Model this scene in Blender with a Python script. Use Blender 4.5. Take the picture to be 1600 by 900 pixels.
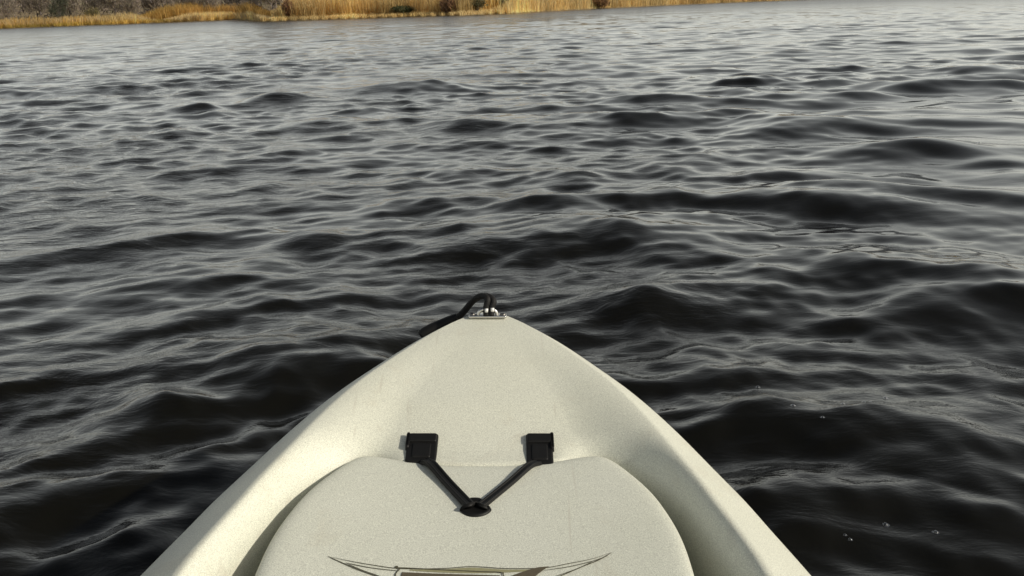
import bpy, bmesh, math, random
import numpy as np
from mathutils import Vector, Matrix, noise

random.seed(7)
rng = np.random.default_rng(11)
for o in list(bpy.data.objects):
    bpy.data.objects.remove(o)
scene = bpy.context.scene
C = scene.collection
R = math.radians

# ------------------------------------------------------------------ camera, sky, sun, exposure
CAM_H, PITCH, HEEL, FPX = 0.85, R(16.4), R(1.9), 1500.0
SKY_S, HAZE_L, HAZE_P = 0.05, 0.96, 2.6
SUN_AZ, SUN_EL = R(110), R(30)          # azimuth to the right of straight ahead (+Y)

cam_data = bpy.data.cameras.new('camera')
cam = bpy.data.objects.new('camera', cam_data)
C.objects.link(cam)
cam_data.sensor_width = 36.0
cam_data.lens = 36.0 * FPX / 1600.0
cam_data.clip_start = 0.02
cam_data.clip_end = 8000
HEELM = Matrix.Rotation(HEEL, 4, 'Y')
PIVOT = Vector((0, 0, CAM_H))
cam.matrix_world = Matrix.Translation(PIVOT) @ HEELM @ Matrix.Rotation(math.pi / 2 - PITCH, 4, 'X')
scene.camera = cam

world = bpy.data.worlds.new('World')
scene.world = world
world.use_nodes = True
wn = world.node_tree
wn.nodes.clear()
w_out = wn.nodes.new('ShaderNodeOutputWorld')
w_bg = wn.nodes.new('ShaderNodeBackground')
w_sky = wn.nodes.new('ShaderNodeTexSky')
w_sky.sky_type = 'NISHITA'
w_sky.sun_disc = False
w_sky.sun_elevation = SUN_EL
w_sky.sun_rotation = SUN_AZ
w_sky.altitude = 0
w_sky.air_density = 1.0
w_sky.dust_density = 3.0
w_sky.ozone_density = 1.0
w_bg.inputs['Strength'].default_value = SKY_S
w_hs = wn.nodes.new('ShaderNodeHueSaturation')      # thin high haze takes most of the blue out
w_hs.inputs['Saturation'].default_value = 0.65
wn.links.new(w_sky.outputs[0], w_hs.inputs['Color'])
# bright even haze all round the horizon, thinning with height
w_tc = wn.nodes.new('ShaderNodeTexCoord')
w_sep = wn.nodes.new('ShaderNodeSeparateXYZ')
w_mr = wn.nodes.new('ShaderNodeMapRange')
w_mr.inputs['From Min'].default_value = 0.0; w_mr.inputs['From Max'].default_value = 1.0
w_mr.inputs['To Min'].default_value = 1.0; w_mr.inputs['To Max'].default_value = 0.0
w_pw = wn.nodes.new('ShaderNodeMath'); w_pw.operation = 'POWER'; w_pw.inputs[1].default_value = HAZE_P
w_cm = wn.nodes.new('ShaderNodeMix'); w_cm.data_type = 'RGBA'
w_cm.inputs[6].default_value = (0, 0, 0, 1)
w_cm.inputs[7].default_value = tuple(c * HAZE_L / SKY_S for c in (1.0, 1.0, 0.905)) + (1,)
w_ad = wn.nodes.new('ShaderNodeMix'); w_ad.data_type = 'RGBA'; w_ad.blend_type = 'ADD'; w_ad.inputs[0].default_value = 1.0
wn.links.new(w_tc.outputs['Generated'], w_sep.inputs[0])
wn.links.new(w_sep.outputs['Z'], w_mr.inputs['Value'])
wn.links.new(w_mr.outputs[0], w_pw.inputs[0])
wn.links.new(w_pw.outputs[0], w_cm.inputs[0])
wn.links.new(w_hs.outputs[0], w_ad.inputs[6])
wn.links.new(w_cm.outputs[2], w_ad.inputs[7])
wn.links.new(w_ad.outputs[2], w_bg.inputs[0])
wn.links.new(w_bg.outputs[0], w_out.inputs[0])

sun_d = bpy.data.lights.new('sun', 'SUN')
sun_d.energy = 3.3
sun_d.angle = R(0.8)
sun_d.color = (1.0, 0.93, 0.79)
sun = bpy.data.objects.new('sun', sun_d)
C.objects.link(sun)
SUN_DIR = Vector((math.cos(SUN_EL) * math.sin(SUN_AZ), math.cos(SUN_EL) * math.cos(SUN_AZ), math.sin(SUN_EL)))
sun.rotation_euler = SUN_DIR.to_track_quat('Z', 'Y').to_euler()

scene.view_settings.view_transform = 'Standard'
scene.view_settings.look = 'None'
scene.view_settings.exposure = 0.0
scene.view_settings.gamma = 1.0

# ------------------------------------------------------------------ helpers
def ray_k(px, py):
    """view ray of a photo pixel in the kayak's frame (the camera heels with the kayak)"""
    a, b = (px - 800) / FPX, -(py - 450) / FPX
    return Vector((a, math.cos(PITCH) + b * math.sin(PITCH), -math.sin(PITCH) + b * math.cos(PITCH)))

def water_point(px, py, z=0.0):
    d = HEELM @ ray_k(px, py)
    t = (z - CAM_H) / d.z
    return PIVOT + d * t

def sstep(x, a, b):
    t = np.clip((np.asarray(x, float) - a) / (b - a), 0, 1)
    return t * t * (3 - 2 * t)

def mesh_obj(name, verts, faces, mat, parent=None, smooth=True):
    me = bpy.data.meshes.new(name)
    if isinstance(verts, np.ndarray) and isinstance(faces, np.ndarray):
        n, m, k = len(verts), len(faces), faces.shape[1]
        me.vertices.add(n)
        me.vertices.foreach_set('co', np.ascontiguousarray(verts, np.float32).ravel())
        me.loops.add(m * k)
        me.loops.foreach_set('vertex_index', np.ascontiguousarray(faces, np.int32).ravel())
        me.polygons.add(m)
        me.polygons.foreach_set('loop_start', np.arange(0, m * k, k, dtype=np.int32))
        me.polygons.foreach_set('loop_total', np.full(m, k, dtype=np.int32))
        me.update(calc_edges=True)
        me.validate()
    else:
        me.from_pydata([tuple(v) for v in verts], [], [tuple(f) for f in faces])
        me.update()
    if smooth:
        me.polygons.foreach_set('use_smooth', [True] * len(me.polygons))
    if mat:
        me.materials.append(mat)
    o = bpy.data.objects.new(name, me)
    C.objects.link(o)
    if parent:
        o.parent = parent
    return o

def tag(o, label=None, cat=None, group=None, kind=None):
    if label: o['label'] = label
    if cat: o['category'] = cat
    if group: o['group'] = group
    if kind: o['kind'] = kind
    return o

def empty(name, loc=(0, 0, 0)):
    o = bpy.data.objects.new(name, None)
    o.location = loc
    o.empty_display_size = 0.1
    C.objects.link(o)
    return o

def new_mat(name):
    m = bpy.data.materials.new(name)
    m.use_nodes = True
    nt = m.node_tree
    b = nt.nodes['Principled BSDF']
    return m, nt, b

def N(nt, kind, **kw):
    n = nt.nodes.new(kind)
    for k, v in kw.items():
        if k in n.inputs.keys():
            n.inputs[k].default_value = v
        else:
            setattr(n, k, v)
    return n

def tube(path, radii, seg=10, cap=True, flat=1.0, up=Vector((0, 0, 1))):
    """swept round tube; returns verts, faces"""
    V, F = [], []
    n = len(path)
    path = [Vector(p) for p in path]
    for i in range(n):
        t = (path[min(i + 1, n - 1)] - path[max(i - 1, 0)]).normalized()
        s = t.cross(up)
        if s.length < 1e-4:
            s = t.cross(Vector((0, 1, 0)))
        s.normalize()
        u = s.cross(t).normalized()
        r = radii[i] if hasattr(radii, '__len__') else radii
        for k in range(seg):
            a = 2 * math.pi * k / seg
            V.append(path[i] + s * (r * math.cos(a)) + u * (r * flat * math.sin(a)))
    for i in range(n - 1):
        for k in range(seg):
            a, b = i * seg + k, i * seg + (k + 1) % seg
            F.append((a, b, b + seg, a + seg))
    if cap:
        F.append(tuple(reversed(range(seg))))
        F.append(tuple(range((n - 1) * seg, n * seg)))
    return V, F

def catmull(pts, sub=6):
    P = [Vector(p) for p in pts]
    out = []
    for i in range(len(P) - 1):
        p0, p1, p2, p3 = P[max(i - 1, 0)], P[i], P[i + 1], P[min(i + 2, len(P) - 1)]
        for k in range(sub):
            t = k / sub
            out.append(0.5 * ((2 * p1) + (p2 - p0) * t + (2 * p0 - 5 * p1 + 4 * p2 - p3) * t * t + (3 * p1 - p0 - 3 * p2 + p3) * t ** 3))
    out.append(P[-1])
    return out

class Geo:
    def __init__(s): s.V, s.F = [], []
    def add(s, vf):
        n = len(s.V)
        s.V += list(vf[0]); s.F += [tuple(i + n for i in f) for f in vf[1]]
        return s

def rbox(cx, cy, cz, sx, sy, sz, r=0.003):
    """box with bevelled top and upright edges"""
    V, F = [], []
    prof = [(0.0, -sz / 2), (0.0, sz / 2 - r), (r * .3, sz / 2 - r * .3), (r, sz / 2)]
    nc = 4
    for ins, z in prof:
        hx, hy = sx / 2 - ins, sy / 2 - ins
        for (qx, qy, a0) in ((1, 1, 0), (-1, 1, 90), (-1, -1, 180), (1, -1, 270)):
            for k in range(nc):
                a = R(a0 + 90 * k / (nc - 1))
                rr = r * 1.3
                V.append(Vector((cx + qx * (hx - rr) + rr * math.cos(a), cy + qy * (hy - rr) + rr * math.sin(a), cz + z)))
    m = 4 * nc
    for i in range(len(prof) - 1):
        for k in range(m):
            F.append((i * m + k, i * m + (k + 1) % m, (i + 1) * m + (k + 1) % m, (i + 1) * m + k))
    F.append(tuple(range(3 * m, 4 * m)))
    F.append(tuple(reversed(range(m))))
    return V, F

# ------------------------------------------------------------------ materials
def mat_water():
    m, nt, b = new_mat('lake_water')
    b.inputs['Base Color'].default_value = (0.0050, 0.0046, 0.0028, 1)
    b.inputs['Roughness'].default_value = 0.03
    b.inputs['IOR'].default_value = 1.333
    tc = N(nt, 'ShaderNodeTexCoord')
    # gusts: the surface is more rippled on the left than in the smooth patches on the right
    sx = N(nt, 'ShaderNodeSeparateXYZ')
    nt.links.new(tc.outputs['Object'], sx.inputs[0])
    gust = N(nt, 'ShaderNodeTexNoise', Scale=0.55, Detail=2.0)
    nt.links.new(tc.outputs['Object'], gust.inputs['Vector'])
    gr = N(nt, 'ShaderNodeMapRange')
    gr.inputs['From Min'].default_value = 0.38; gr.inputs['From Max'].default_value = 0.66
    nt.links.new(gust.outputs['Fac'], gr.inputs['Value'])
    xr = N(nt, 'ShaderNodeMapRange')
    xr.inputs['From Min'].default_value = 2.0; xr.inputs['From Max'].default_value = -2.5
    xr.inputs['To Min'].default_value = 0.15; xr.inputs['To Max'].default_value = 1.35
    nt.links.new(sx.outputs['X'], xr.inputs['Value'])
    mul = N(nt, 'ShaderNodeMath', operation='MULTIPLY')
    add = N(nt, 'ShaderNodeMath', operation='ADD'); add.inputs[1].default_value = 0.25
    nt.links.new(gr.outputs[0], add.inputs[0])
    nt.links.new(add.outputs[0], mul.inputs[0]); nt.links.new(xr.outputs[0], mul.inputs[1])
    mp = N(nt, 'ShaderNodeMapping'); mp.inputs['Scale'].default_value = (0.45, 1.0, 1.0); mp.inputs['Rotation'].default_value = (0, 0, R(-14))
    nt.links.new(tc.outputs['Object'], mp.inputs['Vector'])
    n1 = N(nt, 'ShaderNodeTexNoise', Scale=15.0, Detail=5.0, Roughness=0.6, Distortion=0.4)
    nt.links.new(mp.outputs[0], n1.inputs['Vector'])
    hm = N(nt, 'ShaderNodeMath', operation='MULTIPLY')
    nt.links.new(n1.outputs['Fac'], hm.inputs[0]); nt.links.new(mul.outputs[0], hm.inputs[1])
    bp = N(nt, 'ShaderNodeBump', Strength=1.0, Distance=0.008)
    nt.links.new(hm.outputs[0], bp.inputs['Height'])
    nt.links.new(bp.outputs[0], b.inputs['Normal'])
    # ripples too fine for the sheet to carry far out blur the mirror
    ln = N(nt, 'ShaderNodeVectorMath', operation='LENGTH')
    nt.links.new(tc.outputs['Object'], ln.inputs[0])
    rr = N(nt, 'ShaderNodeMapRange')
    rr.inputs['From Min'].default_value = 18.0; rr.inputs['From Max'].default_value = 110.0
    rr.inputs['To Min'].default_value = 0.035; rr.inputs['To Max'].default_value = 0.24
    nt.links.new(ln.outputs['Value'], rr.inputs['Value'])
    nt.links.new(rr.outputs[0], b.inputs['Roughness'])
    return m

def mat_plastic(name, col, grain=1.0):
    m, nt, b = new_mat(name)
    tc = N(nt, 'ShaderNodeTexCoord')
    n0 = N(nt, 'ShaderNodeTexNoise', Scale=6.0, Detail=4.0, Roughness=0.6)
    n1 = N(nt, 'ShaderNodeTexNoise', Scale=760.0, Detail=2.0, Roughness=0.7)
    n2 = N(nt, 'ShaderNodeTexVoronoi', Scale=60.0)
    for n in (n0, n1, n2):
        nt.links.new(tc.outputs['Object'], n.inputs['Vector'])
    r1 = N(nt, 'ShaderNodeMix', data_type='RGBA', blend_type='MIX')
    r1.inputs[6].default_value = (col[0] * .93, col[1] * .93, col[2] * .88, 1)
    r1.inputs[7].default_value = (*col, 1)
    nt.links.new(n0.outputs['Fac'], r1.inputs[0])
    # moulded-in speckle
    sp = N(nt, 'ShaderNodeMapRange')
    sp.inputs['From Min'].default_value = 0.30; sp.inputs['From Max'].default_value = 0.70
    sp.inputs['To Min'].default_value = 1 - .36 * grain; sp.inputs['To Max'].default_value = 1 + .16 * grain
    nt.links.new(n1.outputs['Fac'], sp.inputs['Value'])
    mm = N(nt, 'ShaderNodeMix', data_type='RGBA', blend_type='MULTIPLY'); mm.inputs[0].default_value = 1
    nt.links.new(r1.outputs[2], mm.inputs[6]); nt.links.new(sp.outputs[0], mm.inputs[7])
    # faint rusty grime that has dried in patches
    ng = N(nt, 'ShaderNodeTexNoise', Scale=9.0, Detail=6.0, Roughness=0.7, Distortion=0.6)
    nt.links.new(tc.outputs['Object'], ng.inputs['Vector'])
    gm = N(nt, 'ShaderNodeMapRange')
    gm.inputs['From Min'].default_value = 0.55; gm.inputs['From Max'].default_value = 0.78
    gm.inputs['To Max'].default_value = 0.30
    nt.links.new(ng.outputs['Fac'], gm.inputs['Value'])
    gx = N(nt, 'ShaderNodeMix', data_type='RGBA', blend_type='MIX')
    gx.inputs[7].default_value = (0.46, 0.38, 0.27, 1)
    nt.links.new(gm.outputs[0], gx.inputs[0]); nt.links.new(mm.outputs[2], gx.inputs[6])
    nt.links.new(gx.outputs[2], b.inputs['Base Color'])
    # hairline scuffs, mostly lengthways
    for k, (sc, rot) in enumerate((((95, 3.2, 30), 12), ((70, 2.2, 30), -31))):
        mpn = N(nt, 'ShaderNodeMapping'); mpn.inputs['Scale'].default_value = sc; mpn.inputs['Rotation'].default_value = (0, 0, R(rot))
        ns = N(nt, 'ShaderNodeTexNoise', Scale=1.0, Detail=2.0)
        nt.links.new(tc.outputs['Object'], mpn.inputs['Vector']); nt.links.new(mpn.outputs[0], ns.inputs['Vector'])
        ms = N(nt, 'ShaderNodeMapRange'); ms.inputs['From Min'].default_value = .70; ms.inputs['From Max'].default_value = .76; ms.inputs['To Max'].default_value = .35
        nt.links.new(ns.outputs['Fac'], ms.inputs['Value'])
        sm = N(nt, 'ShaderNodeMix', data_type='RGBA', blend_type='MIX'); sm.inputs[7].default_value = (.50, .47, .39, 1)
        nt.links.new(ms.outputs[0], sm.inputs[0]); nt.links.new(gx.outputs[2], sm.inputs[6])
        nt.links.new(sm.outputs[2], b.inputs['Base Color'])
        gx = sm
    rg = N(nt, 'ShaderNodeMapRange'); rg.inputs['To Min'].default_value = .34; rg.inputs['To Max'].default_value = .60
    nt.links.new(n0.outputs['Fac'], rg.inputs['Value']); nt.links.new(rg.outputs[0], b.inputs['Roughness'])
    b.inputs['Roughness'].default_value = 0.46
    b.inputs['Specular IOR Level'].default_value = 0.35
    bp = N(nt, 'ShaderNodeBump', Strength=0.25 * grain, Distance=0.0007)
    nt.links.new(n1.outputs['Fac'], bp.inputs['Height'])
    nt.links.new(bp.outputs[0], b.inputs['Normal'])
    return m

def mat_simple(name, col, rough=0.5, metal=0.0, nscale=80.0, var=0.25, bump=0.0):
    m, nt, b = new_mat(name)
    tc = N(nt, 'ShaderNodeTexCoord')
    n1 = N(nt, 'ShaderNodeTexNoise', Scale=nscale, Detail=3.0)
    nt.links.new(tc.outputs['Object'], n1.inputs['Vector'])
    mx = N(nt, 'ShaderNodeMix', data_type='RGBA')
    mx.inputs[6].default_value = (*[c * (1 - var) for c in col], 1)
    mx.inputs[7].default_value = (*[min(1, c * (1 + var)) for c in col], 1)
    nt.links.new(n1.outputs['Fac'], mx.inputs[0])
    nt.links.new(mx.outputs[2], b.inputs['Base Color'])
    b.inputs['Roughness'].default_value = rough
    b.inputs['Metallic'].default_value = metal
    if bump:
        bp = N(nt, 'ShaderNodeBump', Strength=1.0, Distance=bump)
        nt.links.new(n1.outputs['Fac'], bp.inputs['Height'])
        nt.links.new(bp.outputs[0], b.inputs['Normal'])
    return m

def mat_plant(name, transl=0.35):
    """colour comes from each blade's own colour attribute; thin blades let light through"""
    m, nt, b = new_mat(name)
    at = N(nt, 'ShaderNodeVertexColor', layer_name='tint')
    nt.links.new(at.outputs['Color'], b.inputs['Base Color'])
    b.inputs['Roughness'].default_value = 0.8
    b.inputs['Specular IOR Level'].default_value = 0.2
    tr = N(nt, 'ShaderNodeBsdfTranslucent')
    nt.links.new(at.outputs['Color'], tr.inputs['Color'])
    ms = N(nt, 'ShaderNodeMixShader'); ms.inputs[0].default_value = transl
    nt.links.new(b.outputs[0], ms.inputs[1]); nt.links.new(tr.outputs[0], ms.inputs[2])
    nt.links.new(ms.outputs[0], nt.nodes['Material Output'].inputs['Surface'])
    return m

def mat_ground():
    m, nt, b = new_mat('bank_soil')
    tc = N(nt, 'ShaderNodeTexCoord')
    n1 = N(nt, 'ShaderNodeTexNoise', Scale=0.35, Detail=8.0, Roughness=0.65)
    nt.links.new(tc.outputs['Object'], n1.inputs['Vector'])
    cr = N(nt, 'ShaderNodeValToRGB')
    e = cr.color_ramp.elements
    e[0].position = 0.3; e[0].color = (0.10, 0.075, 0.04, 1)
    e[1].position = 0.7; e[1].color = (0.27, 0.19, 0.085, 1)
    nt.links.new(n1.outputs['Fac'], cr.inputs[0])
    nt.links.new(cr.outputs[0], b.inputs['Base Color'])
    b.inputs['Roughness'].default_value = 0.95
    bp = N(nt, 'ShaderNodeBump', Strength=0.6, Distance=0.3)
    nt.links.new(n1.outputs['Fac'], bp.inputs['Height'])
    nt.links.new(bp.outputs[0], b.inputs['Normal'])
    return m

M_water = mat_water()
M_hull = mat_plastic('ivory_polyethylene', (0.755, 0.76, 0.665))
M_lid = mat_plastic('ivory_lid_polyethylene', (0.745, 0.755, 0.67))
M_rubber = mat_simple('black_rubber', (0.006, 0.0058, 0.0055), 0.55, 0, 90, .3)
M_web = mat_simple('black_braided_cord', (0.010, 0.0095, 0.009), 0.6, 0, 900, .5, .0006)
for _m in (M_rubber, M_web):
    _m.node_tree.nodes['Principled BSDF'].inputs['Specular IOR Level'].default_value = 0.28
M_metal = mat_simple('steel', (0.62, 0.61, 0.58), 0.28, 1.0, 120, .15)
M_crimp = mat_simple('white_crimp', (0.80, 0.80, 0.78), 0.4, 0, 120, .08)
M_ink = mat_simple('decal_ink', (0.075, 0.068, 0.038), 0.5, 0, 200, .3)
M_ink_olive = mat_simple('decal_olive', (0.30, 0.285, 0.16), 0.5, 0, 200, .2)
M_ink_brown = mat_simple('decal_brown', (0.10, 0.080, 0.048), 0.5, 0, 200, .25)
M_ground = mat_ground()
M_reed = mat_plant('dry_reed', 0.6)
M_twig = mat_plant('bare_twigs', 0.05)
M_leaf = mat_plant('shrub_leaves', 0.3)
M_bark = mat_simple('grey_bark', (0.13, 0.11, 0.10), 0.9, 0, 8, .3)
M_bubble = mat_simple('bubble_film', (0.62, 0.63, 0.62), 0.08, 0, 300, .15)

# ------------------------------------------------------------------ the lake
AXIS_X, TIP_Y = -0.040, 1.504           # kayak centre line and bow tip in its own frame

# wave crests standing where the photograph shows them: left, right, crest row, foot row, steepness
CRESTS = [
 (400,490,145,165,1),(580,720,127,149,1),(690,808,185,212,1.2),(585,690,183,196,.9),(460,560,188,205,.8),(880,1050,178,204,1.1),
 (1100,1190,172,190,1),(950,1060,152,165,.8),(1165,1280,190,220,.8),(1275,1430,190,207,.7),(1400,1560,186,200,.8),(1300,1410,238,252,.8),
 (1405,1520,224,250,1.2),(1525,1600,250,264,1),(1160,1310,268,289,1.2),(1370,1440,273,287,.8),(1360,1620,298,322,1),(1195,1400,301,345,1.2),
 (1460,1610,102,118,1),(1120,1215,122,134,1),(1130,1180,138,152,.9),(1340,1440,130,145,.7),(1480,1620,126,142,1.1),(1255,1345,103,112,.8),
 (540,600,170,178,.7),(835,885,162,172,.9),(1000,1120,155,170,.7),(530,620,205,220,.6),(690,810,220,234,.7),(810,950,207,230,.5),
 (680,720,270,282,.7),(830,945,278,304,.8),(1010,1130,262,290,.8),(612,795,306,330,1.15),(760,905,315,345,1.15),(905,1130,298,336,1.25),
 (580,690,362,380,.8),(470,565,368,400,1.1),(740,1120,350,412,1.1),(620,770,394,414,.7),(140,185,117,125,.7),(275,330,163,178,.9),
 (318,362,173,185,.9),(235,310,203,216,.8),(180,215,217,226,.8),(165,230,246,257,.9),(225,358,265,281,1.1),(365,425,290,305,1),
 (215,272,308,319,.7),(30,140,295,305,.6),(-30,45,318,331,.7),(420,475,230,246,.9),(-40,170,400,424,.9),(170,300,377,396,1),
 (180,400,432,475,.55),(-20,100,460,482,.6),(280,460,480,520,.55),(40,130,500,516,.6),(200,270,522,540,.6),(480,600,460,492,.5),
 (240,375,578,606,1),(100,185,583,615,.8),(-60,65,610,645,1.1),(280,570,566,662,1.3),(150,300,652,702,1.2),(470,640,538,564,1.1),
 (165,340,745,786,1.2),(-80,150,782,872,1.2),(165,260,835,872,1.1),(55,115,748,764,.8),(960,1150,396,425,.8),(1120,1300,446,480,1.05),
 (1250,1480,415,462,1.2),(1450,1700,440,530,1.3),(935,1130,468,542,1.15),(1110,1400,490,532,.8),(1385,1510,488,526,.9),(1205,1370,552,582,.8),
 (1340,1510,556,582,.8),(940,1240,572,628,1.05),(1060,1330,592,624,.8),(1140,1420,655,742,1.35),(990,1170,636,662,1),(1390,1650,600,630,.9),
 (1420,1600,668,745,1.3),(1240,1510,715,768,1.1),(1170,1345,790,872,1.2),(1250,1460,795,842,.8),(1390,1650,795,856,.9),(1270,1650,856,905,.8),
 (1215,1262,748,756,.8),(1450,1560,771,785,.7),(200,330,850,890,.8),(60,170,690,725,.8),(330,470,690,715,.6),
]

def build_packets():
    rows = []
    for (x0, x1, yc, yb, st) in CRESTS:
        s = 0.255 * st
        foot = water_point((x0 + x1) / 2, yb)
        db = math.hypot(foot.x, foot.y)
        d = HEELM @ ray_k((x0 + x1) / 2, yc)
        t = -d.z / math.hypot(d.x, d.y)
        k = 2 * s / math.pi
        dc = (CAM_H + k * db) / (t + k)
        L = dc - db
        A = k * L
        if A > 0.085:
            A = 0.085
            dc = (CAM_H - A) / t
            L = max(dc - db, 0.05)
        e = Vector((d.x, d.y)).normalized()
        c = Vector((e.x * dc, e.y * dc))
        wd = (x1 - x0) / FPX * dc * 0.97
        rows.append((c.x, c.y, e.x, e.y, L, A, wd * 0.62, rng.uniform(-.16, .16)))
    return np.array(rows)
PACK = build_packets()

LAM = np.exp(np.linspace(math.log(0.055), math.log(1.9), 96)) * np.exp(rng.uniform(-.03, .03, 96))
DIRS = np.radians(-90 + rng.normal(0, 42, 96) * np.interp(LAM, [.05, .4, 1.9], [1.25, 1.0, .7]) - 6)
PHS = rng.uniform(0, 2 * math.pi, 96)
SLOPE = 0.0225 * np.interp(np.log(LAM), [math.log(.055), math.log(.12), math.log(.3), math.log(.9), math.log(1.9)], [.75, 1.35, 1.40, .80, .45])

def smooth_noise(x, y, seed, scale):
    g = np.random.default_rng(seed)
    r = np.zeros_like(x)
    for _ in range(7):
        a = g.uniform(0, 2 * math.pi); k = scale * g.uniform(.5, 1.6)
        r += np.sin(x * k * math.cos(a) + y * k * math.sin(a) + g.uniform(0, 6.28))
    return r / 7 ** .5

def waves(x, y, spacing):
    """height and sideways drift of the surface; wavelengths the sheet cannot carry fade out"""
    x = x.astype(np.float32); y = y.astype(np.float32)
    h = np.zeros_like(x); dx = np.zeros_like(x); dy = np.zeros_like(x)
    near = np.clip(1 - sstep(np.hypot(x, y), 3.5, 10), 0, 1).astype(np.float32)
    # wind ripples: rougher to the left, calmer to the right, in patches
    gust = np.clip(0.82 - 0.20 * x / (1 + .12 * np.abs(y)) + 0.4 * smooth_noise(x, y, 5, 1.1), .22, 1.5).astype(np.float32)
    group = np.clip(1.0 + 0.28 * smooth_noise(x, y, 9, .75), .25, 2.0).astype(np.float32)
    for lam, th, ph, sl in zip(LAM, DIRS, PHS, SLOPE):
        k = 2 * math.pi / lam
        c, s = math.cos(th), math.sin(th)
        w = sstep(lam / spacing, 2.2, 5).astype(np.float32)
        if lam < .42:
            w = w * gust * (1 - .25 * near)
        else:
            w = w * group * (1 - .62 * near)
        a = np.float32(sl / k) * w
        arg = np.float32(k) * (x * np.float32(c) + y * np.float32(s)) + np.float32(ph)
        h += a * np.cos(arg)
        sn = a * np.sin(arg) * np.float32(.65)
        dx -= sn * np.float32(c); dy -= sn * np.float32(s)
    # crests that stand in the photograph
    wx = x + 0.035 * smooth_noise(x, y, 21, 5.0)
    wy = y + 0.035 * smooth_noise(x, y, 22, 6.0)
    for (cx, cy, ex, ey, L, A, sg, skew) in PACK:
        R2 = (2.9 * L) ** 2 + (2.4 * sg) ** 2
        idx = np.nonzero((x - cx) ** 2 + (y - cy) ** 2 < R2)[0]
        if not len(idx):
            continue
        px_, py_ = wx[idx] - cx, wy[idx] - cy
        v = px_ * ex + py_ * ey
        u = px_ * ey - py_ * ex
        v = v + skew * u + 0.25 * u * u / max(sg, .05) * .4
        f = np.where(v < 0, np.clip(-v / L, 0, 1), np.clip(v / (2.3 * L), 0, 1))
        f = np.where(v < 0, f ** .9, f)
        prof = 0.5 * (1 + np.cos(math.pi * f))
        h[idx] += (A * prof * np.exp(-(u / sg) ** 2 * .9)).astype(np.float32)
    # the water is pressed flat under the hull
    hx, hy = x - AXIS_X, y
    under = (1 - sstep(np.abs(hx), .20, .36)) * (1 - sstep(hy, 1.15, 1.5)) * sstep(hy, -1.9, -1.5)
    h *= (1 - .85 * under).astype(np.float32)
    return h, dx, dy

def build_water():
    azs = np.concatenate([np.linspace(-180, -44, 70, endpoint=False), np.linspace(-44, 44, 640), np.linspace(44, 180, 71)[1:-1]])
    azs = np.radians(azs)
    rr = [0.55]
    while rr[-1] < 620:
        r = rr[-1]
        rr.append(r * (1.0047 if r < 170 else 1.03))
    rr = np.array(rr)
    na, nr = len(azs), len(rr)
    A_, R_ = np.meshgrid(azs, rr)
    x = (R_ * np.sin(A_)).ravel(); y = (R_ * np.cos(A_)).ravel()
    dens = np.gradient(azs)
    sp = np.maximum(np.repeat(np.gradient(rr), na), np.tile(dens, nr) * R_.ravel())
    h, dx, dy = waves(x, y, sp)
    V = np.stack([x + dx, y + dy, h], 1)
    i = np.arange(nr - 1)[:, None] * na
    j = np.arange(na)[None, :]
    j2 = (j + 1) % na
    F = np.stack([i + j, i + na + j, i + na + j2, i + j2], -1).reshape(-1, 4)
    F = F[:, ::-1]
    V = np.vstack([V, [[0, 0, 0.0]]])
    o = mesh_obj('lake_water', V, F, M_water)
    tag(o, kind='structure')
    return V
WATER = build_water()

def surface_z(x, y):
    d = (WATER[:, 0] - x) ** 2 + (WATER[:, 1] - y) ** 2
    return float(WATER[np.argmin(d), 2])

# ------------------------------------------------------------------ ground: lake bed, bank and the rise behind it, one sheet
SH_AZ = [-180, -90, -60, -45, -36, -27, -20, -15.6, -14.3, -12, -9, -6, -3, 0, 3, 5.5, 8, 11, 16, 22, 30, 60, 100, 180]
SH_D  = [300, 220, 215, 200, 190, 182, 184, 188, 124, 117, 116, 112, 106, 112, 130, 148, 165, 185, 215, 250, 300, 380, 380, 300]

def shore(az_deg):
    return np.interp(az_deg, SH_AZ, SH_D) + 1.3 * np.sin(np.asarray(az_deg) * 2.9) * 0.5 + .5 * np.sin(np.asarray(az_deg) * 11.3)

def ground_z(az_deg, off):
    """height at an offset in metres behind the waterline"""
    off = np.asarray(off, float)
    up = 0.10 + 0.55 * sstep(off, 0, 9) + 0.022 * np.clip(off - 9, 0, 500) + 6.0 * sstep(off, 30, 160) * (1 + .3 * np.sin(np.radians(np.asarray(az_deg)) * 7))
    dn = -0.10 + 0.10 * off
    z = np.where(off < 0, np.maximum(dn, -1.6), np.minimum(-0.1 + off * .35, up))
    return z

def bank_point(az_deg, off):
    D = float(shore(az_deg)) + off
    a = R(az_deg)
    return Vector((D * math.sin(a), D * math.cos(a), float(ground_z(az_deg, off))))

def az_of(px):
    d = HEELM @ ray_k(px, 35 - 0.033 * px)
    return math.degrees(math.atan2(d.x, d.y))

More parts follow.
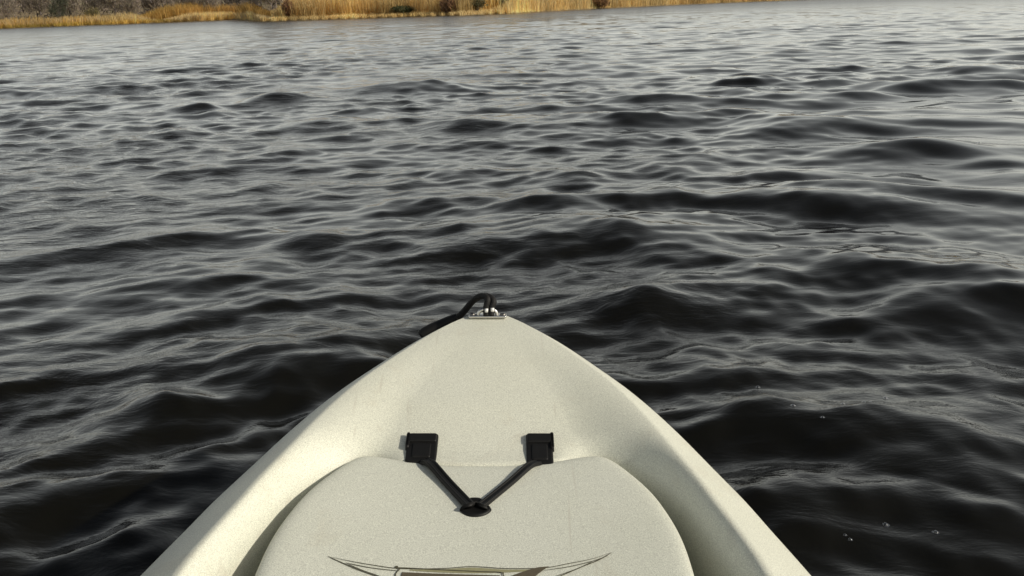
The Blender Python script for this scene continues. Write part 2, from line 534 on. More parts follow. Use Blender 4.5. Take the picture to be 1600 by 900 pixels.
def build_ground():
    azs = np.concatenate([np.linspace(-180, -45, 60, endpoint=False), np.linspace(-45, 45, 361), np.linspace(45, 180, 60, endpoint=False)[1:]])
    offs_in = [-1e9, -60, -20, -8, -3, -1, -.3]
    offs_out = [0, .4, .9, 1.6, 2.6, 4, 6, 9, 13, 18, 25, 34, 46, 60, 80, 110, 150, 220, 350, 600, 1200, 2500]
    D = shore(azs)
    V = []
    for of in offs_in + offs_out:
        r = np.maximum(D + of, 2.0) if of > -1e8 else np.full_like(D, 1.0)
        z = ground_z(azs, np.full_like(D, of)) if of > -1e8 else np.full_like(D, -1.6)
        nz = .25 * smooth_noise(r * np.sin(np.radians(azs)), r * np.cos(np.radians(azs)), 3, .12) * (1 if of > 6 else 0)
        V.append(np.stack([r * np.sin(np.radians(azs)), r * np.cos(np.radians(azs)), z + nz], 1))
    na, nr = len(azs), len(V)
    V = np.vstack(V + [np.array([[0, 0, -1.6]])])
    F = []
    for i in range(nr - 1):
        for j in range(na):
            j2 = (j + 1) % na
            F.append((i * na + j2, (i + 1) * na + j2, (i + 1) * na + j, i * na + j))
    c = nr * na
    for j in range(na):
        F.append((c, (j + 1) % na, j))
    tag(mesh_obj('ground', V, F, M_ground), kind='structure')
build_ground()

# ------------------------------------------------------------------ reeds and grasses on the bank
def blades(name, label, az0, az1, off0, off1, n, h0, h1, cols, width=(.035, .085), lean=.42, head=0.0, headcol=None, mat=None, edge=0.0):
    """thin tapering blades, each with its own tint"""
    g = np.random.default_rng(abs(hash(name + label)) % 1000 if False else len(label) * 37 + n % 997)
    az = g.uniform(az0, az1, n)
    off = off0 + (off1 - off0) * g.uniform(0, 1, n) ** .9
    D = shore(az) + off
    a = np.radians(az)
    bx, by, bz = D * np.sin(a), D * np.cos(a), ground_z(az, off) - .05
    clump = .5 + .5 * np.clip(smooth_noise(bx, by, 31, .55), -1, 1)
    clump2 = .5 + .5 * np.clip(smooth_noise(bx, by, 32, .18), -1, 1)
    fade = sstep(az, az0, az0 + min(1.6, (az1 - az0) / 3)) * (1 - sstep(az, az1 - min(1.6, (az1 - az0) / 3), az1))
    hh = (h0 + (h1 - h0) * g.uniform(0, 1, n) ** .7) * (.62 + .28 * clump + .22 * clump2) * (.30 + .70 * fade)
    if edge:
        hh *= .35 + .65 * sstep(off, off0, off0 + edge)
    w = g.uniform(*width, n)
    th = g.uniform(0, math.pi, n)
    wx, wy = w * np.cos(th) * .5, w * np.sin(th) * .5
    lx, ly = g.normal(0, lean, n) * hh * .5, g.normal(0, lean, n) * hh * .5
    base = np.stack([bx, by, bz], 1)
    wv = np.stack([wx, wy, np.zeros(n)], 1)
    mid = base + np.stack([lx * .35, ly * .35, hh * .62], 1)
    top = base + np.stack([lx, ly, hh], 1)
    V = np.stack([base - wv * .8, base + wv * .8, mid - wv, mid + wv, top], 1).reshape(-1, 3)
    k = np.arange(n)[:, None] * 5
    F = np.vstack([k + np.array([[0, 1, 3]]), k + np.array([[0, 3, 2]]), k + np.array([[2, 3, 4]])])
    cols = np.array(cols)
    t = np.clip(.55 * clump2 + .45 * g.uniform(0, 1, n), 0, .999) * (len(cols) - 1)
    i0 = t.astype(int); fr = (t - i0)[:, None]
    col = cols[i0] * (1 - fr) + cols[np.minimum(i0 + 1, len(cols) - 1)] * fr
    col = col * (g.uniform(.8, 1.45, n) * (.80 + .55 * clump))[:, None]
    vc = np.repeat(col[:, None, :], 5, 1)
    if headcol is not None:
        hm = (g.uniform(0, 1, n) < head)[:, None]
        vc[:, 4, :] = np.where(hm, headcol, vc[:, 4, :]); vc[:, 2, :] = np.where(hm, np.array(headcol) * .9, vc[:, 2, :]); vc[:, 3, :] = vc[:, 2, :]
    vc = np.concatenate([vc.reshape(-1, 3), np.ones((n * 5, 1))], 1).astype(np.float32)
    o = mesh_obj(name, V, F, mat or M_reed, smooth=False)
    ca = o.data.color_attributes.new('tint', 'FLOAT_COLOR', 'POINT')
    ca.data.foreach_set('color', np.clip(vc, 0, 1).ravel())
    tag(o, label, kind='stuff')
    return o

GOLD = [(.45, .29, .08), (.62, .42, .15), (.72, .53, .22), (.78, .62, .32)]
STRAW = [(.60, .43, .18), (.72, .55, .26), (.80, .65, .38)]
OLIVE = [(.36, .29, .07), (.50, .36, .10), (.60, .43, .14)]
RUST = [(.28, .17, .06), (.40, .25, .08), (.48, .31, .10), (.54, .38, .13)]
blades('reeds', 'belt of golden dry reeds along the left bank', -46, az_of(245), .6, 7, 11000, .9, 2.0, GOLD, head=.5, headcol=(.70, .56, .32))
blades('reeds', 'low olive fringe of reeds at the left waterline', -46, az_of(300), 0, 1.6, 7000, .3, .85, OLIVE)
blades('tall_grass', 'rust brown tall grass rising behind the pale reeds', az_of(215), az_of(425), 5, 16, 7000, 1.2, 3.1, RUST)
blades('reeds', 'pale reeds in front of the rust brown grass', az_of(255), az_of(425), .4, 5, 6000, .7, 1.6, STRAW, head=.3, headcol=(.70, .57, .36))
blades('grass', 'low golden grass on the flat front of the spit', az_of(392), az_of(850), .05, 4.5, 13000, .2, .55, STRAW)
blades('tall_grass', 'tall golden brown grass on the spit', az_of(424), az_of(850), 2.5, 13, 11000, 1.2, 3.5, [(.44, .30, .11), (.56, .40, .17), (.66, .50, .23), (.72, .57, .30)], head=.25, headcol=(.66, .50, .26))
blades('reeds', 'golden reeds thinning out along the far right bank', az_of(770), az_of(1345), .1, 7, 13000, .8, 2.5, [(.38, .24, .09), (.56, .40, .17), (.68, .52, .25), (.74, .60, .33)], head=.3, headcol=(.68, .54, .30))
blades('reeds', 'brown reeds on the bank to the right', az_of(1330), 44, .1, 7, 7000, 1.6, 2.4, GOLD, width=(.1, .2))

# ------------------------------------------------------------------ trees and shrubs
def twig_mesh(name, n, rx, rz, zc, cols, seed, wid=(.03, .07), ln=(.5, 1.3), upright=.6, leaf=False):
    g = np.random.default_rng(seed)
    blob = g.normal(0, 1, (9, 3)); blob /= np.linalg.norm(blob, axis=1)[:, None]
    blob *= g.uniform(.3, .75, 9)[:, None]
    which = g.integers(0, 9, n)
    p = blob[which] + g.normal(0, .24, (n, 3))
    r = np.linalg.norm(p, axis=1)
    p *= (np.minimum(r, 1.0 + .12 * g.uniform(-1, 1, n)) / np.maximum(r, 1e-6))[:, None]
    shade = .75 + .5 * g.uniform(0, 1, 9)[which]
    pos = np.stack([p[:, 0] * rx, p[:, 1] * rx, zc + p[:, 2] * rz], 1)
    d = p * (1 - upright) + np.array([0, 0, upright]) + g.normal(0, .35, (n, 3))
    if leaf:
        d = g.normal(0, 1, (n, 3))
    d /= np.linalg.norm(d, axis=1)[:, None]
    L = g.uniform(*ln, n)[:, None]
    s = np.cross(d, g.normal(0, 1, (n, 3))); s /= np.linalg.norm(s, axis=1)[:, None]
    w = g.uniform(*wid, n)[:, None] * .5
    a = pos - d * L * .5
    b = pos + d * L * .5
    if leaf:
        m = pos
        V = np.stack([a, m + s * w, b, m - s * w], 1).reshape(-1, 3)
        k = np.arange(n)[:, None] * 4
        F = np.vstack([k + np.array([[0, 1, 2]]), k + np.array([[0, 2, 3]])]); q = 4
    else:
        V = np.stack([a - s * w, a + s * w, b], 1).reshape(-1, 3)
        F = np.arange(n * 3).reshape(-1, 3); q = 3
    cols = np.array(cols)
    c = cols[g.integers(0, len(cols), n)] * shade[:, None] * g.uniform(.8, 1.2, n)[:, None]
    vc = np.concatenate([np.repeat(c, q, 0), np.ones((n * q, 1))], 1).astype(np.float32)
    return V, F, vc

def crown_obj(name, parent, data, mat):
    V, F, vc = data
    o = mesh_obj(name, V, F, mat, parent, smooth=False)
    ca = o.data.color_attributes.new('tint', 'FLOAT_COLOR', 'POINT')
    ca.data.foreach_set('color', np.clip(vc, 0, 1).ravel())
    return o

def trunk_geo(h, r, seed, limbs=6):
    rnd = random.Random(seed)
    g = Geo()
    path = [Vector((0, 0, -.4))]
    for k in range(1, 7):
        path.append(Vector((rnd.uniform(-.12, .12) * k * .5, rnd.uniform(-.12, .12) * k * .5, h * k / 6)))
    g.add(tube(path, [r * (1 - .13 * k) for k in range(7)], 7))
    for k in range(limbs):
        i = rnd.randint(1, 4)
        p = path[i].lerp(path[i + 1], rnd.random())
        a = rnd.uniform(0, 6.28)
        ln = h * rnd.uniform(.3, .5)
        q1 = p + Vector((math.cos(a) * ln * .4, math.sin(a) * ln * .4, ln * .35))
        q2 = p + Vector((math.cos(a) * ln * .7, math.sin(a) * ln * .7, ln))
        g.add(tube([p, q1, q2], [r * .45, r * .3, r * .1], 5))
    return g

BARE = [(.22, .185, .16), (.27, .22, .18), (.19, .165, .16), (.31, .25, .18), (.24, .22, .14)]

def copy_tree(root, loc, rz, sc, label):
    r = root.copy(); C.objects.link(r)
    r.location = loc; r.rotation_euler = (0, 0, rz); r.scale = (sc, sc, sc)
    r['label'] = label
    for ch in root.children:
        c = ch.copy(); C.objects.link(c); c.parent = r
    return r

def make_bare(seed):
    t = empty('bare_tree')
    tag(t, 'leafless grey brown tree in the thicket behind the golden reeds', 'tree', 'leafless trees behind the left bank')
    g = trunk_geo(4.6, .16, seed)
    mesh_obj('trunk', g.V, g.F, M_bark, t)
    crown_obj('crown', t, twig_mesh('crown', 2600, 2.7, 2.5, 3.5, BARE, seed), M_twig)
    return t
protos = [make_bare(s) for s in (101, 102, 103, 104)]
spots = []
rnd = random.Random(5)
px = -330
while px < 450:
    for row in range(2):
        spots.append((px + rnd.uniform(-14, 14) + row * 26, 11 + row * 7 + rnd.uniform(-2, 2.5)))
    px += 50
for i, (px_, off) in enumerate(spots):
    p = bank_point(az_of(px_), off)
    sc = rnd.uniform(.85, 1.25)
    if i < 4:
        t = protos[i]; t.location = p; t.rotation_euler = (0, 0, rnd.uniform(0, 6)); t.scale = (sc,) * 3
    else:
        copy_tree(protos[i % 4], p, rnd.uniform(0, 6.28), sc, protos[0]['label'])

def far_wood():
    g = np.random.default_rng(77)
    Vs, Fs, Cs, nv = [], [], [], 0
    for k in range(110):
        az = -46 + 92 * (k + .5) / 110
        V, F, vc = twig_mesh('x', 420, 4.5, 4.2, 4.2, BARE, 300 + k, wid=(.12, .3), ln=(.9, 2.4))
        p = bank_point(az, g.uniform(30, 44))
        Vs.append(V + np.array(p)); Fs.append(F + nv); Cs.append(vc); nv += len(V)
    o = crown_obj('woods', None, (np.vstack(Vs), np.vstack(Fs), np.vstack(Cs)), M_twig)
    tag(o, 'hazy grey brown woods far behind the bank', kind='stuff')
far_wood()

def shrub(name, label, px_, off, w_px, h, cols, seed, leaf=True, n=1500):
    az = az_of(px_)
    p = bank_point(az, off)
    D = p.length
    rx = w_px * D / FPX / 2
    t = empty(name, p)
    tag(t, label, 'tree' if 'tree' in name else 'shrub')
    g = Geo()
    rr = random.Random(seed)
    for k in range(6):
        a = rr.uniform(0, 6.28)
        g.add(tube([(0, 0, -.2), (math.cos(a) * rx * .3, math.sin(a) * rx * .3, h * .4), (math.cos(a) * rx * .6, math.sin(a) * rx * .6, h * .8)], [.05, .035, .012], 5))
    mesh_obj('trunk', g.V, g.F, M_bark, t)
    crown_obj('crown', t, twig_mesh('crown', n, rx, h * .52, h * .5, cols, seed, wid=(.07, .16), ln=(.12, .3) if leaf else (.4, .9), leaf=leaf), M_leaf)
    return t

shrub('shrub', 'low dark green shrub at the foot of the golden grass on the spit', 632, 2.6, 44, 1.15, [(.055, .07, .035), (.085, .095, .045), (.12, .115, .05)], 41)
shrub('shrub', 'russet leafless bush at the left end of the spit', 452, 3.2, 24, 2.2, [(.28, .16, .09), (.36, .21, .10), (.20, .12, .07)], 42, leaf=False)
shrub('shrub', 'dark reddish brown bush among the tall grass on the spit', 704, 3.0, 36, 1.9, [(.24, .14, .08), (.32, .19, .09), (.18, .11, .07)], 43, leaf=False)
shrub('shrub', 'dark olive bush just right of the reddish brown bush', 744, 2.4, 34, 1.7, [(.07, .07, .035), (.11, .10, .05), (.16, .12, .05)], 44)
shrub('shrub', 'grey green upright bush in the reeds before the bank recedes', 786, 3.0, 22, 2.6, [(.15, .15, .075), (.20, .18, .09), (.11, .11, .06)], 45)
shrub('shrub', 'dark rust coloured bush where the right bank starts to recede', 932, 1.8, 46, 1.9, [(.25, .14, .07), (.34, .20, .09), (.18, .11, .06)], 46, leaf=False)
shrub('evergreen_tree', 'grey green bushy tree among the leafless trees on the left', 97, 9, 30, 4.6, [(.085, .095, .06), (.12, .125, .085), (.06, .07, .05)], 47, n=2600)
shrub('shrub', 'olive yellow bush behind the middle of the golden reed belt', 142, 8.2, 26, 2.7, [(.20, .17, .08), (.26, .22, .10), (.15, .13, .07)], 48)

# ------------------------------------------------------------------ the kayak, in its own frame (s = metres back from the bow tip)
kayak = empty('kayak')
kayak.matrix_world = Matrix.Translation(PIVOT) @ HEELM @ Matrix.Translation(-PIVOT) @ Matrix.Translation((AXIS_X, TIP_Y, 0))
tag(kayak, 'ivory white plastic kayak bow with a strapped hatch pointing across the lake', 'kayak')
# local coordinates: x lateral, y = -s, z up from the waterline

LEN = 3.05
S_W = [-.028, -.02, -.01, 0, .02, .04, .07, .10, .14, .19, .24, .30, .37, .44, .53, .61, .75, 1.0, 1.4, 1.8, 2.2, 2.5, 2.75, 2.95, 3.05]
W_W = [.0015, .022, .036, .046, .068, .090, .116, .139, .169, .207, .237, .268, .298, .328, .358, .382, .405, .420, .42, .40, .35, .28, .19, .08, .005]
def rim_w(s): return np.interp(s, S_W, W_W)
def crest_w(s):
    return np.maximum(rim_w(s) - np.interp(s, [-.03, 0, .05, .14, .3, .45, .64, 1, 2.4, 3.05], [.001, .012, .020, .028, .046, .064, .084, .088, .07, .003]), .0005)
def crest_z(s): return np.interp(s, [-.03, 0, .1, .2, .3, .4, .5, .8, 1.2, 1.8, 2.4, 3.05], [.357, .360, .345, .329, .315, .304, .295, .285, .28, .28, .29, .33])
def rim_z(s): return crest_z(s) - np.interp(s, [-.03, 0, .1, .3, .5, .64, 2.4, 3.05], [.006, .009, .013, .027, .042, .054, .054, .01])
def smooth1(fn, s, w=.02):
    return sum(fn(np.asarray(s) + d * w) * k for d, k in ((-1.5, .12), (-.75, .22), (0, .32), (.75, .22), (1.5, .12)))

LID = [(0, .364), (.035, .3635), (.07, .3605), (.105, .354), (.135, .3475), (.158, .348), (.176, .364), (.194, .395), (.212, .436), (.225, .482),
       (.233, .53), (.2355, .585), (.233, .66), (.218, .75), (.185, .83), (.12, .88), (0, .897)]
def lid_front(x):
    return np.interp(np.abs(x), [p[0] for p in LID[:6]] + [.176, .194, .21], [p[1] for p in LID[:6]] + [.364, .395, .43])

def deck_z(x, s):
    """height of the deck inside the crest line"""
    x = np.abs(x)
    wc = smooth1(crest_w, s); zc = smooth1(crest_z, s)
    q = np.clip(wc - x, 0, None)
    dish = np.interp(s, [0, .06, .15, .25, .34, .5], [0, .001, .006, .015, .029, .036])
    well = sstep(s, lid_front(x) + .004, lid_front(x) + .030) * (1 - sstep(s, .88, .97))
    side = sstep(s, .31, .50) * (1 - sstep(s, .88, .98)) * sstep(x, .10, .17)
    depth = dish * (1 - sstep(s, .86, 1.0)) + .20 * np.maximum(well, side)
    # seat well further back
    seat = sstep(s, 1.0, 1.12) * (1 - sstep(s, 2.1, 2.35))
    depth = depth + seat * .15
    wid = np.interp(s, [0, .1, .3, .5, .64, 1.0], [.05, .080, .105, .078, .066, .08])
    f = np.clip(q / wid, 0, 1)
    f = f ** (1 + .12 * sstep(s, .34, .5))
    z = zc - depth * f * f * (3 - 2 * f)
    # the bow deck is gently crowned along the middle
    crown = .003 * sstep(s, .0, .10) * (1 - sstep(s, .22, .36)) * np.clip(1 - (x / np.maximum(wc, .01)) ** 2, 0, 1)
    return z + crown

def build_hull():
    ss = np.concatenate([np.linspace(-.028, .02, 16, endpoint=False), np.linspace(.02, .30, 46, endpoint=False), np.linspace(.30, .66, 110, endpoint=False),
                         np.linspace(.66, 1.0, 40, endpoint=False), np.linspace(1.0, 3.05, 70)])
    nin, nout, nside = 54, 9, 12
    rows = []
    for s in ss:
        wc, wr = float(smooth1(crest_w, s, .012 if s < .03 else .02)), float(smooth1(rim_w, s, .012 if s < .03 else .02))
        if s < -.02: wc, wr = float(crest_w(s)), float(rim_w(s))
        zc, zr = float(smooth1(crest_z, s)), float(smooth1(rim_z, s))
        half = []
        t = np.linspace(0, 1, nin) ** .9
        xs = t * wc
        zs = deck_z(xs, np.full(nin, s))
        for x, z in zip(xs, zs): half.append((x, z))
        dz0 = 0
        for k in range(1, nout + 1):
            u = k / nout
            half.append((wc + (wr - wc) * u ** .97, zc - (zc - zr) * (.94 * u + .06 * u ** 4)))
        # hull side, chine and keel; the stem rakes back under the bow
        kz = float(np.interp(s, [-.028, 0, .06, .15, .35, .7, 1.5, 2.4, 2.9, 3.05], [.345, .315, .22, .10, -.03, -.08, -.10, -.08, .02, .30]))
        kz = min(kz, zr - .004)
        for k in range(1, nside + 1):
            u = k / nside
            a = u * math.pi / 2
            half.append((max(wr * (math.cos(a) ** .55) - .012 * math.sin(min(u * 3, 1) * math.pi), 0) if k < nside else 0.0, zr + (kz - zr) * (math.sin(a) ** 1.25)))
        rows.append(half)
    nh = len(rows[0])
    V, F = [], []
    m = 2 * nh - 2      # centre deck and keel shared
    for s, half in zip(ss, rows):
        for (x, z) in half: V.append((x, -s, z))
        for (x, z) in half[1:-1]: V.append((-x, -s, z))
    def idx(i, k):      # ring: right side 0..nh-1, then left side back up
        k %= m
        return i * m + (k if k < nh else nh + (m - k) - 1)
    for i in range(len(ss) - 1):
        for k in range(m):
            F.append((idx(i, k), idx(i + 1, k), idx(i + 1, k + 1), idx(i, k + 1)))
    F.append(tuple(idx(0, k) for k in range(m)))
    F.append(tuple(idx(len(ss) - 1, k) for k in reversed(range(m))))
    o = mesh_obj('hull', V, F, M_hull, kayak)
    bm = bmesh.new(); bm.from_mesh(o.data); bmesh.ops.recalc_face_normals(bm, faces=bm.faces); bm.to_mesh(o.data); bm.free()
    return o
hull = build_hull()

def lid_z(x, s):
    zc = smooth1(crest_z, s, .03)
    return zc - .027 + .009 * np.clip((np.asarray(x) / .236) ** 2, 0, 1) - .003 * (1 - sstep(s, .36, .46))

def build_lid():
    right = catmull([(x, s, 0) for x, s in LID], 5)
    pts = [(p.x, p.y) for p in right] + [(-p.x, p.y) for p in reversed(right[1:-1])]
    c = (0.0, .60)
    n = len(pts)
    V, F = [], []
    # (inset in metres, drop below the lid surface)
    rings = [(.14, 0), (.10, 0), (.07, 0), (.05, 0), (.035, 0), (.022, .0002), (.014, .0008), (.008, .0022), (.0035, .0045), (.001, .0075), (0, .011), (0, .030)]
    P = np.array(pts)
    nx = np.roll(P, -1, 0) - np.roll(P, 1, 0)
    nrm = np.stack([nx[:, 1], -nx[:, 0]], 1); nrm /= np.linalg.norm(nrm, axis=1)[:, None]
    if np.mean(np.sum(nrm * (P - np.array(c)), 1)) > 0: nrm = -nrm
    tris = []
    for inset, drop in rings:
        if inset > .03:
            f = 1 - inset / .20
            Q = np.array(c) + (P + nrm * .022 - np.array(c)) * f / (1 - .022 / .2)
            Q = np.array(c) + (P - np.array(c)) * (1 - inset / .21)
        else:
            Q = P + nrm * inset
        for x, s in Q:
            V.append((x, -s, float(lid_z(x, s)) - drop))
    for i in range(len(rings) - 1):
        for k in range(n):
            F.append((i * n + k, i * n + (k + 1) % n, (i + 1) * n + (k + 1) % n, (i + 1) * n + k))
    # inner area filled with shrinking rings
    prev = 0
    last = P[:, :]
    base = np.array([[V[k][0], -V[k][1]] for k in range(n)])
    for f in (.7, .45, .2):
        st = len(V)
        for x, s in np.array(c) + (base - np.array(c)) * f:
            V.append((x, -s, float(lid_z(x, s))))
        for k in range(n):
            F.append((prev + k, st + k, st + (k + 1) % n, prev + (k + 1) % n))
        prev = st
    V.append((c[0], -c[1], float(lid_z(*c))))
    for k in range(n):
        F.append((prev + k, len(V) - 1, prev + (k + 1) % n))
    F.append(tuple((len(rings) - 1) * n + k for k in range(n)))
    o = mesh_obj('hatch_lid', V, F, M_lid, kayak)
    bm = bmesh.new(); bm.from_mesh(o.data); bmesh.ops.recalc_face_normals(bm, faces=bm.faces); bm.to_mesh(o.data); bm.free()
    return o
lid = build_lid()

def on_lid(px_, py_, lift=0.0):
    """where a photo pixel meets the lid, in kayak coordinates"""
    d = ray_k(px_, py_)
    s = .6; x = 0
    for _ in range(30):
        z = float(lid_z(x, s)) + lift
        t = (z - CAM_H) / d.z
        p = d * t
        x, s = p.x - AXIS_X, TIP_Y - p.y
    return Vector((x, -s, z))

def at_s(px_, py_, s):
    d = ray_k(px_, py_)
    t = (TIP_Y - s) / d.y
    p = PIVOT + d * t
    return Vector((p.x - AXIS_X, -s, p.z))

# ---- hatch strap: two rubber arms from deck anchors to a pull hook in the middle of the lid
hook = on_lid(742, 794, .006)
strap = empty('hatch_strap'); strap.parent = kayak
def strap_arm(p0, p1, w):
    path = catmull([p0, p0.lerp(p1, .16) + Vector((0, 0, .0055)), p0.lerp(p1, .5) + Vector((0, 0, .002)), p0.lerp(p1, .9), p1], 6)
    g = Geo()
    n = len(path)
    rad = [w * (1.05 - .22 * math.sin(math.pi * i / (n - 1)) + .75 * max(0, (i / (n - 1) - .78) / .22) ** 2) for i in range(n)]
    g.add(tube(path, rad, 12, flat=.42))
    # two raised ribs along the rubber
    side = (p1 - p0).cross(Vector((0, 0, 1))).normalized()
    for sg in (-1, 1):
        g.add(tube([q + side * sg * w * .52 + Vector((0, 0, w * .30)) for q in path], [w * .26] * n, 8))
    return g
armL = strap_arm(on_lid(664, 722, -.002), on_lid(735, 792, .003), .0082)
armR = strap_arm(on_lid(841, 724, -.002), on_lid(750, 792, .003), .0068)
for g in (armL, armR):
    mesh_obj('strap_arm', g.V, g.F, M_rubber, strap)
# pull hook: half-round black boss that the strap is bent over
g = Geo()
outline = catmull([on_lid(px_, py_) for px_, py_ in [(718, 798), (723, 803), (733, 807.5), (747, 808), (760, 804.5), (768, 797.5), (763, 791), (757, 785), (749, 780), (735, 780), (728, 785), (722, 792), (718, 798)]], 4)[:-1]
cen = sum(outline, Vector()) / len(outline)
ring, F = [], []
levels = [(1.0, -.008), (1.0, .0008), (.94, .0028), (.84, .0030), (.66, .0016), (.30, .0010)]
no = len(outline)
for sc, z in levels:
    for p in outline:
        q = cen.lerp(p, sc)
        ring.append(Vector((q.x, q.y, float(lid_z(q.x, -q.y)) + z)))
for l in range(len(levels) - 1):
    for k in range(no):
        F.append((l * no + k, l * no + (k + 1) % no, (l + 1) * no + (k + 1) % no, (l + 1) * no + k))
F.append(tuple(range((len(levels) - 1) * no, len(levels) * no)))
g.add((ring, F))
mesh_obj('strap_hook', g.V, g.F, M_rubber, strap)
# anchors
def anchor(px0, px1, py0, py1, mirror):
    d0, d1 = on_lid(px0, py0, -.010), on_lid(px1, py1, -.010)
    cx, cy = (d0.x + d1.x) / 2, (d0.y + d1.y) / 2
    sx, sy = abs(d1.x - d0.x) * .97, abs(d1.y - d0.y)
    za, zb = [float(deck_z(np.array([abs(cx)]), np.array([q]))[0]) for q in (-cy - sy * .45, -cy)]
    slope = (za - zb) / (sy * .45)
    cz = zb
    def tilt(vf):
        return [Vector((v.x, v.y, v.z + (v.y - cy) * slope)) for v in vf[0]], vf[1]
    g = Geo()
    g.add(tilt(rbox(cx, cy, cz, sx, sy, .009, .0025)))
    g.add(tilt(rbox(cx, cy + sy * .30, cz + .0055, sx * .9, sy * .26, .004, .0015)))
    g.add(tilt(rbox(cx, cy - sy * .12, cz + .0045, sx * .60, sy * .46, .0035, .0015)))
    g.add(tilt(rbox(cx + mirror * sx * .48, cy + sy * .22, cz + .0025, .005, sy * .5, .010, .0018)))
    o = mesh_obj('strap_anchor', g.V, g.F, M_rubber, strap, smooth=False)
anchor(638, 682, 696, 733, -1)
anchor(821, 866, 697, 736, 1)

# ---- decal printed across the lid: a pair of long swept lines over a lettering panel
def ribbon(pxs, w0, lift=.0007, taper=True):
    P = catmull([on_lid(x, y, 0) for x, y in pxs], 7)
    V, F = [], []
    n = len(P)
    for i in range(n):
        t = P[min(i + 1, n - 1)] - P[max(i - 1, 0)]
        sd = Vector((-t.y, t.x, 0)).normalized()
        w = w0 * (min(1, 4 * min(i, n - 1 - i) / n + .25) if taper else 1)
        for sg in (-1, 1):
            q = P[i] + sd * sg * w
            V.append(Vector((q.x, q.y, float(lid_z(q.x, -q.y)) + lift)))
    for i in range(n - 1):
        F.append((2 * i, 2 * i + 1, 2 * i + 3, 2 * i + 2))
    return V, F
def patch(top, bot, lift):
    a = catmull([on_lid(x, y, 0) for x, y in top], 8); b = catmull([on_lid(x, y, 0) for x, y in bot], 8)
    m = min(len(a), len(b)); V, F = [], []
    for i in range(m):
        p, q = a[i * (len(a) - 1) // (m - 1)], b[i * (len(b) - 1) // (m - 1)]
        for k in range(5):
            r = p.lerp(q, k / 4)
            V.append(Vector((r.x, r.y, float(lid_z(r.x, -r.y)) + lift)))
    for i in range(m - 1):
        for k in range(4):
            F.append((i * 5 + k, i * 5 + k + 1, i * 5 + k + 6, i * 5 + k + 5))
    return V, F
ink = Geo()
ink.add(ribbon([(512, 870), (545, 877), (585, 884), (625, 889), (690, 889), (738, 886), (790, 889), (850, 888), (890, 881), (925, 874), (956, 864)], .0006))
ink.add(ribbon([(540, 880), (580, 888), (625, 893)], .0006))
ink.add(ribbon([(850, 892), (890, 886), (928, 877), (950, 869)], .0006))
ink.add(ribbon([(512, 870), (530, 878), (555, 889), (582, 899), (610, 910)], .0007))
ink.add(ribbon([(540, 880), (562, 890), (590, 900), (618, 911)], .0005))
ink.add(ribbon([(956, 864), (935, 876), (910, 886), (880, 899), (850, 911)], .0007))
ink.add(ribbon([(928, 877), (905, 888), (872, 900), (842, 911)], .0005))
ink.add(ribbon([(618, 898), (624, 891), (632, 888.5), (745, 894), (782, 895.5), (786, 899), (786, 916), (700, 921), (625, 917), (618, 898)], .0007, .0011, False))
dot = on_lid(619.5, 886.5)
ink.add(tube([dot + Vector((0, 0, -.001)), dot + Vector((0, 0, .0008))], [.0022, .0020], 10))
dec = mesh_obj('decal', ink.V, ink.F, M_ink, lid, smooth=False)
g = Geo().add(patch([(640, 890.5), (690, 890), (738, 887.5), (790, 890.5), (842, 890)], [(640, 892), (690, 895), (738, 896), (790, 895), (842, 892)], .0005))
mesh_obj('decal', g.V, g.F, M_ink_olive, lid, smooth=False)
g = Geo().add(patch([(628, 895), (690, 897.5), (745, 899), (781, 900)], [(624, 913), (690, 917), (745, 917), (783, 914)], .0009))
g.add(patch([(798, 901), (818, 894), (838, 888), (858, 886)], [(818, 914), (832, 905), (842, 897), (853, 889)], .0009))
mesh_obj('decal', g.V, g.F, M_ink_brown, lid, smooth=False)

# ---- bow fitting: steel pad eye, carry cord and black handle
plateZ = float(crest_z(.0)) + .001
fit = Geo()
fit.add(rbox(0.0, -.006, plateZ + .001, .062, .016, .004, .0015))
eye = mesh_obj('pad_eye', fit.V, fit.F, M_metal, kayak)
a = [Vector((-.016, -.008, plateZ + .002)), Vector((-.012, -.008, plateZ + .010)), Vector((0, -.008, plateZ + .013)), Vector((.012, -.008, plateZ + .010)), Vector((.016, -.008, plateZ + .002))]
g = Geo().add(tube(catmull(a, 6), .0028, 10, up=Vector((0, 1, 0))))
mesh_obj('eye_bar', g.V, g.F, M_metal, eye)
for sx in (-.025, .025):
    g = Geo().add(tube([(sx, -.006, plateZ + .002), (sx, -.006, plateZ + .0048), (sx, -.006, plateZ + .0056)], [.0052, .0048, .0025], 12))
    mesh_obj('screw', g.V, g.F, mat_simple('screw_steel', (.20, .19, .18), .35, 1.0), eye)

handle = empty('carry_handle'); handle.parent = kayak
for k, (dx, dy) in enumerate(((0, 0), (7.5, 2.5))):
    pts = [at_s(760 + dx, 493, .012), at_s(760 + dx * 1.1, 480 + dy * .3, .008), at_s(762 + dx * 1.2, 468 + dy, .004), at_s(757 + dx * .9, 463 + dy * .2, -.004),
           at_s(747 + dx * .6, 464 - dy * .4, -.012), at_s(737 + dx * .2, 472 - dy * .3, -.02), at_s(724, 487 + k * 1.5, -.028), at_s(712, 498 + k, -.032), at_s(700, 505, -.034)]
    g = Geo().add(tube(catmull(pts, 7), [.0053] * 57, 10, up=Vector((0, 1, .2))))
    mesh_obj('cord', g.V, g.F, M_web, handle)
for px_, py_ in ((760, 485), (769.5, 484)):
    c = at_s(px_, py_, .015)
    g = Geo().add(tube([c + Vector((0, 0, -.0028)), c + Vector((0, 0, .0028))], [.0026, .0030], 10))
    mesh_obj('crimp', g.V, g.F, M_crimp, handle)
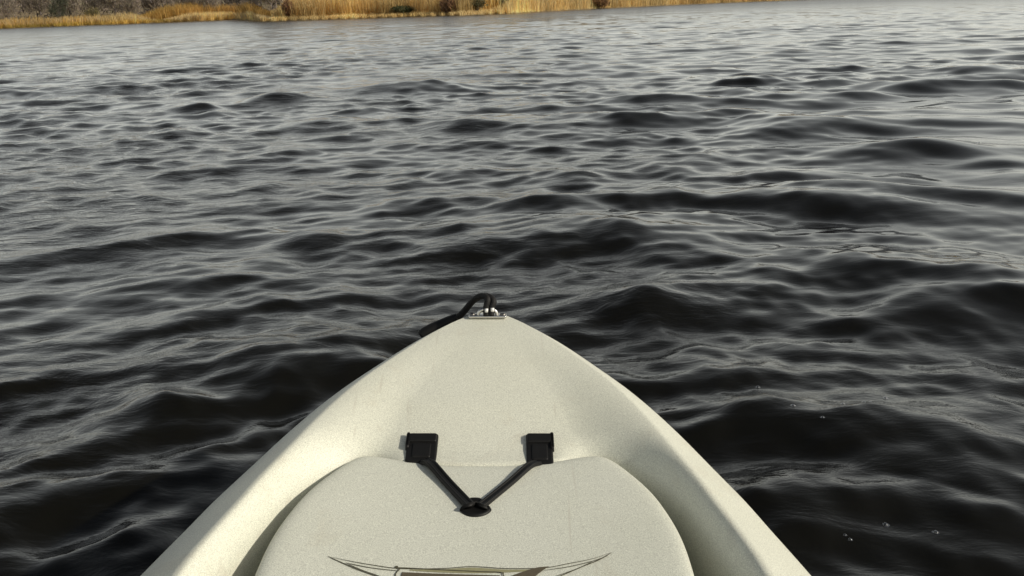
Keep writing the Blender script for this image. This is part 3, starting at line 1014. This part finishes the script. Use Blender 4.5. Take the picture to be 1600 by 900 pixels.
pts = [at_s(717, 495.5, -.032), at_s(712, 498, -.033), at_s(700, 503.5, -.034), at_s(684, 511, -.032), at_s(668, 519, -.028), at_s(661, 523.5, -.026), at_s(657.5, 526, -.025)]
g = Geo().add(tube(catmull(pts, 5), list(np.interp(np.linspace(0, 1, 31), [0, .08, .2, .6, .88, .96, 1], [.006, .0078, .0092, .0112, .0112, .0085, .004])), 14, up=Vector((0, 1, .2))))
mesh_obj('grip', g.V, g.F, M_rubber, handle)

# ------------------------------------------------------------------ bubbles drifting beside the bow
def make_bubble():
    V, F = [], []
    n, m = 14, 5
    for i in range(m):
        a = i / m * math.pi / 2
        for k in range(n):
            b = 2 * math.pi * k / n
            V.append((math.cos(a) * math.cos(b), math.cos(a) * math.sin(b), math.sin(a) * .8))
    V.append((0, 0, .8))
    for i in range(m - 1):
        for k in range(n):
            F.append((i * n + k, i * n + (k + 1) % n, (i + 1) * n + (k + 1) % n, (i + 1) * n + k))
    for k in range(n):
        F.append(((m - 1) * n + k, (m - 1) * n + (k + 1) % n, m * n))
    # meniscus ring
    base = len(V)
    for r, z in ((1.0, .0), (1.22, .10), (1.5, -.08)):
        for k in range(n):
            b = 2 * math.pi * k / n
            V.append((r * math.cos(b), r * math.sin(b), z))
    for i in range(2):
        for k in range(n):
            F.append((base + i * n + k, base + i * n + (k + 1) % n, base + (i + 1) * n + (k + 1) % n, base + (i + 1) * n + k))
    return mesh_obj('bubble', V, F, None)

def mat_film():
    m, nt, b = new_mat('bubble_film_clear')
    b.inputs['Base Color'].default_value = (.9, .9, .9, 1)
    b.inputs['Roughness'].default_value = .02
    b.inputs['IOR'].default_value = 1.33
    lw = N(nt, 'ShaderNodeLayerWeight', Blend=0.35)
    tr = N(nt, 'ShaderNodeBsdfTransparent')
    gl = N(nt, 'ShaderNodeBsdfGlossy', Roughness=0.03)
    ms = N(nt, 'ShaderNodeMixShader')
    mr = N(nt, 'ShaderNodeMapRange'); mr.inputs['To Min'].default_value = .05; mr.inputs['To Max'].default_value = .75
    nt.links.new(lw.outputs['Facing'], mr.inputs['Value'])
    nt.links.new(mr.outputs[0], ms.inputs[0])
    nt.links.new(tr.outputs[0], ms.inputs[1]); nt.links.new(gl.outputs[0], ms.inputs[2])
    nt.links.new(ms.outputs[0], nt.nodes['Material Output'].inputs['Surface'])
    return m
bub = make_bubble()
bub.data.materials.append(mat_film())
BUB = [(1184, 605, 6), (1239, 634, 7), (1285, 655, 5), (1317, 635, 5), (1350, 631, 5), (1360, 629, 5), (1383, 622, 6), (1383, 820, 9), (1462, 832, 8), (1328, 843, 6), (1320, 836, 5), (1530, 224, 4)]
for i, (bx, by, rpx) in enumerate(BUB):
    p = water_point(bx, by)
    for _ in range(3):
        p = water_point(bx, by, surface_z(p.x, p.y))
    o = bub if i == 0 else bub.copy()
    if i: C.objects.link(o)
    sc = .52 * rpx * p.length / FPX
    o.location = (p.x, p.y, surface_z(p.x, p.y))
    o.scale = (sc, sc, sc)
    tag(o, 'tiny clear bubble floating on the dark water right of the bow', 'bubble', 'bubbles drifting beside the bow')
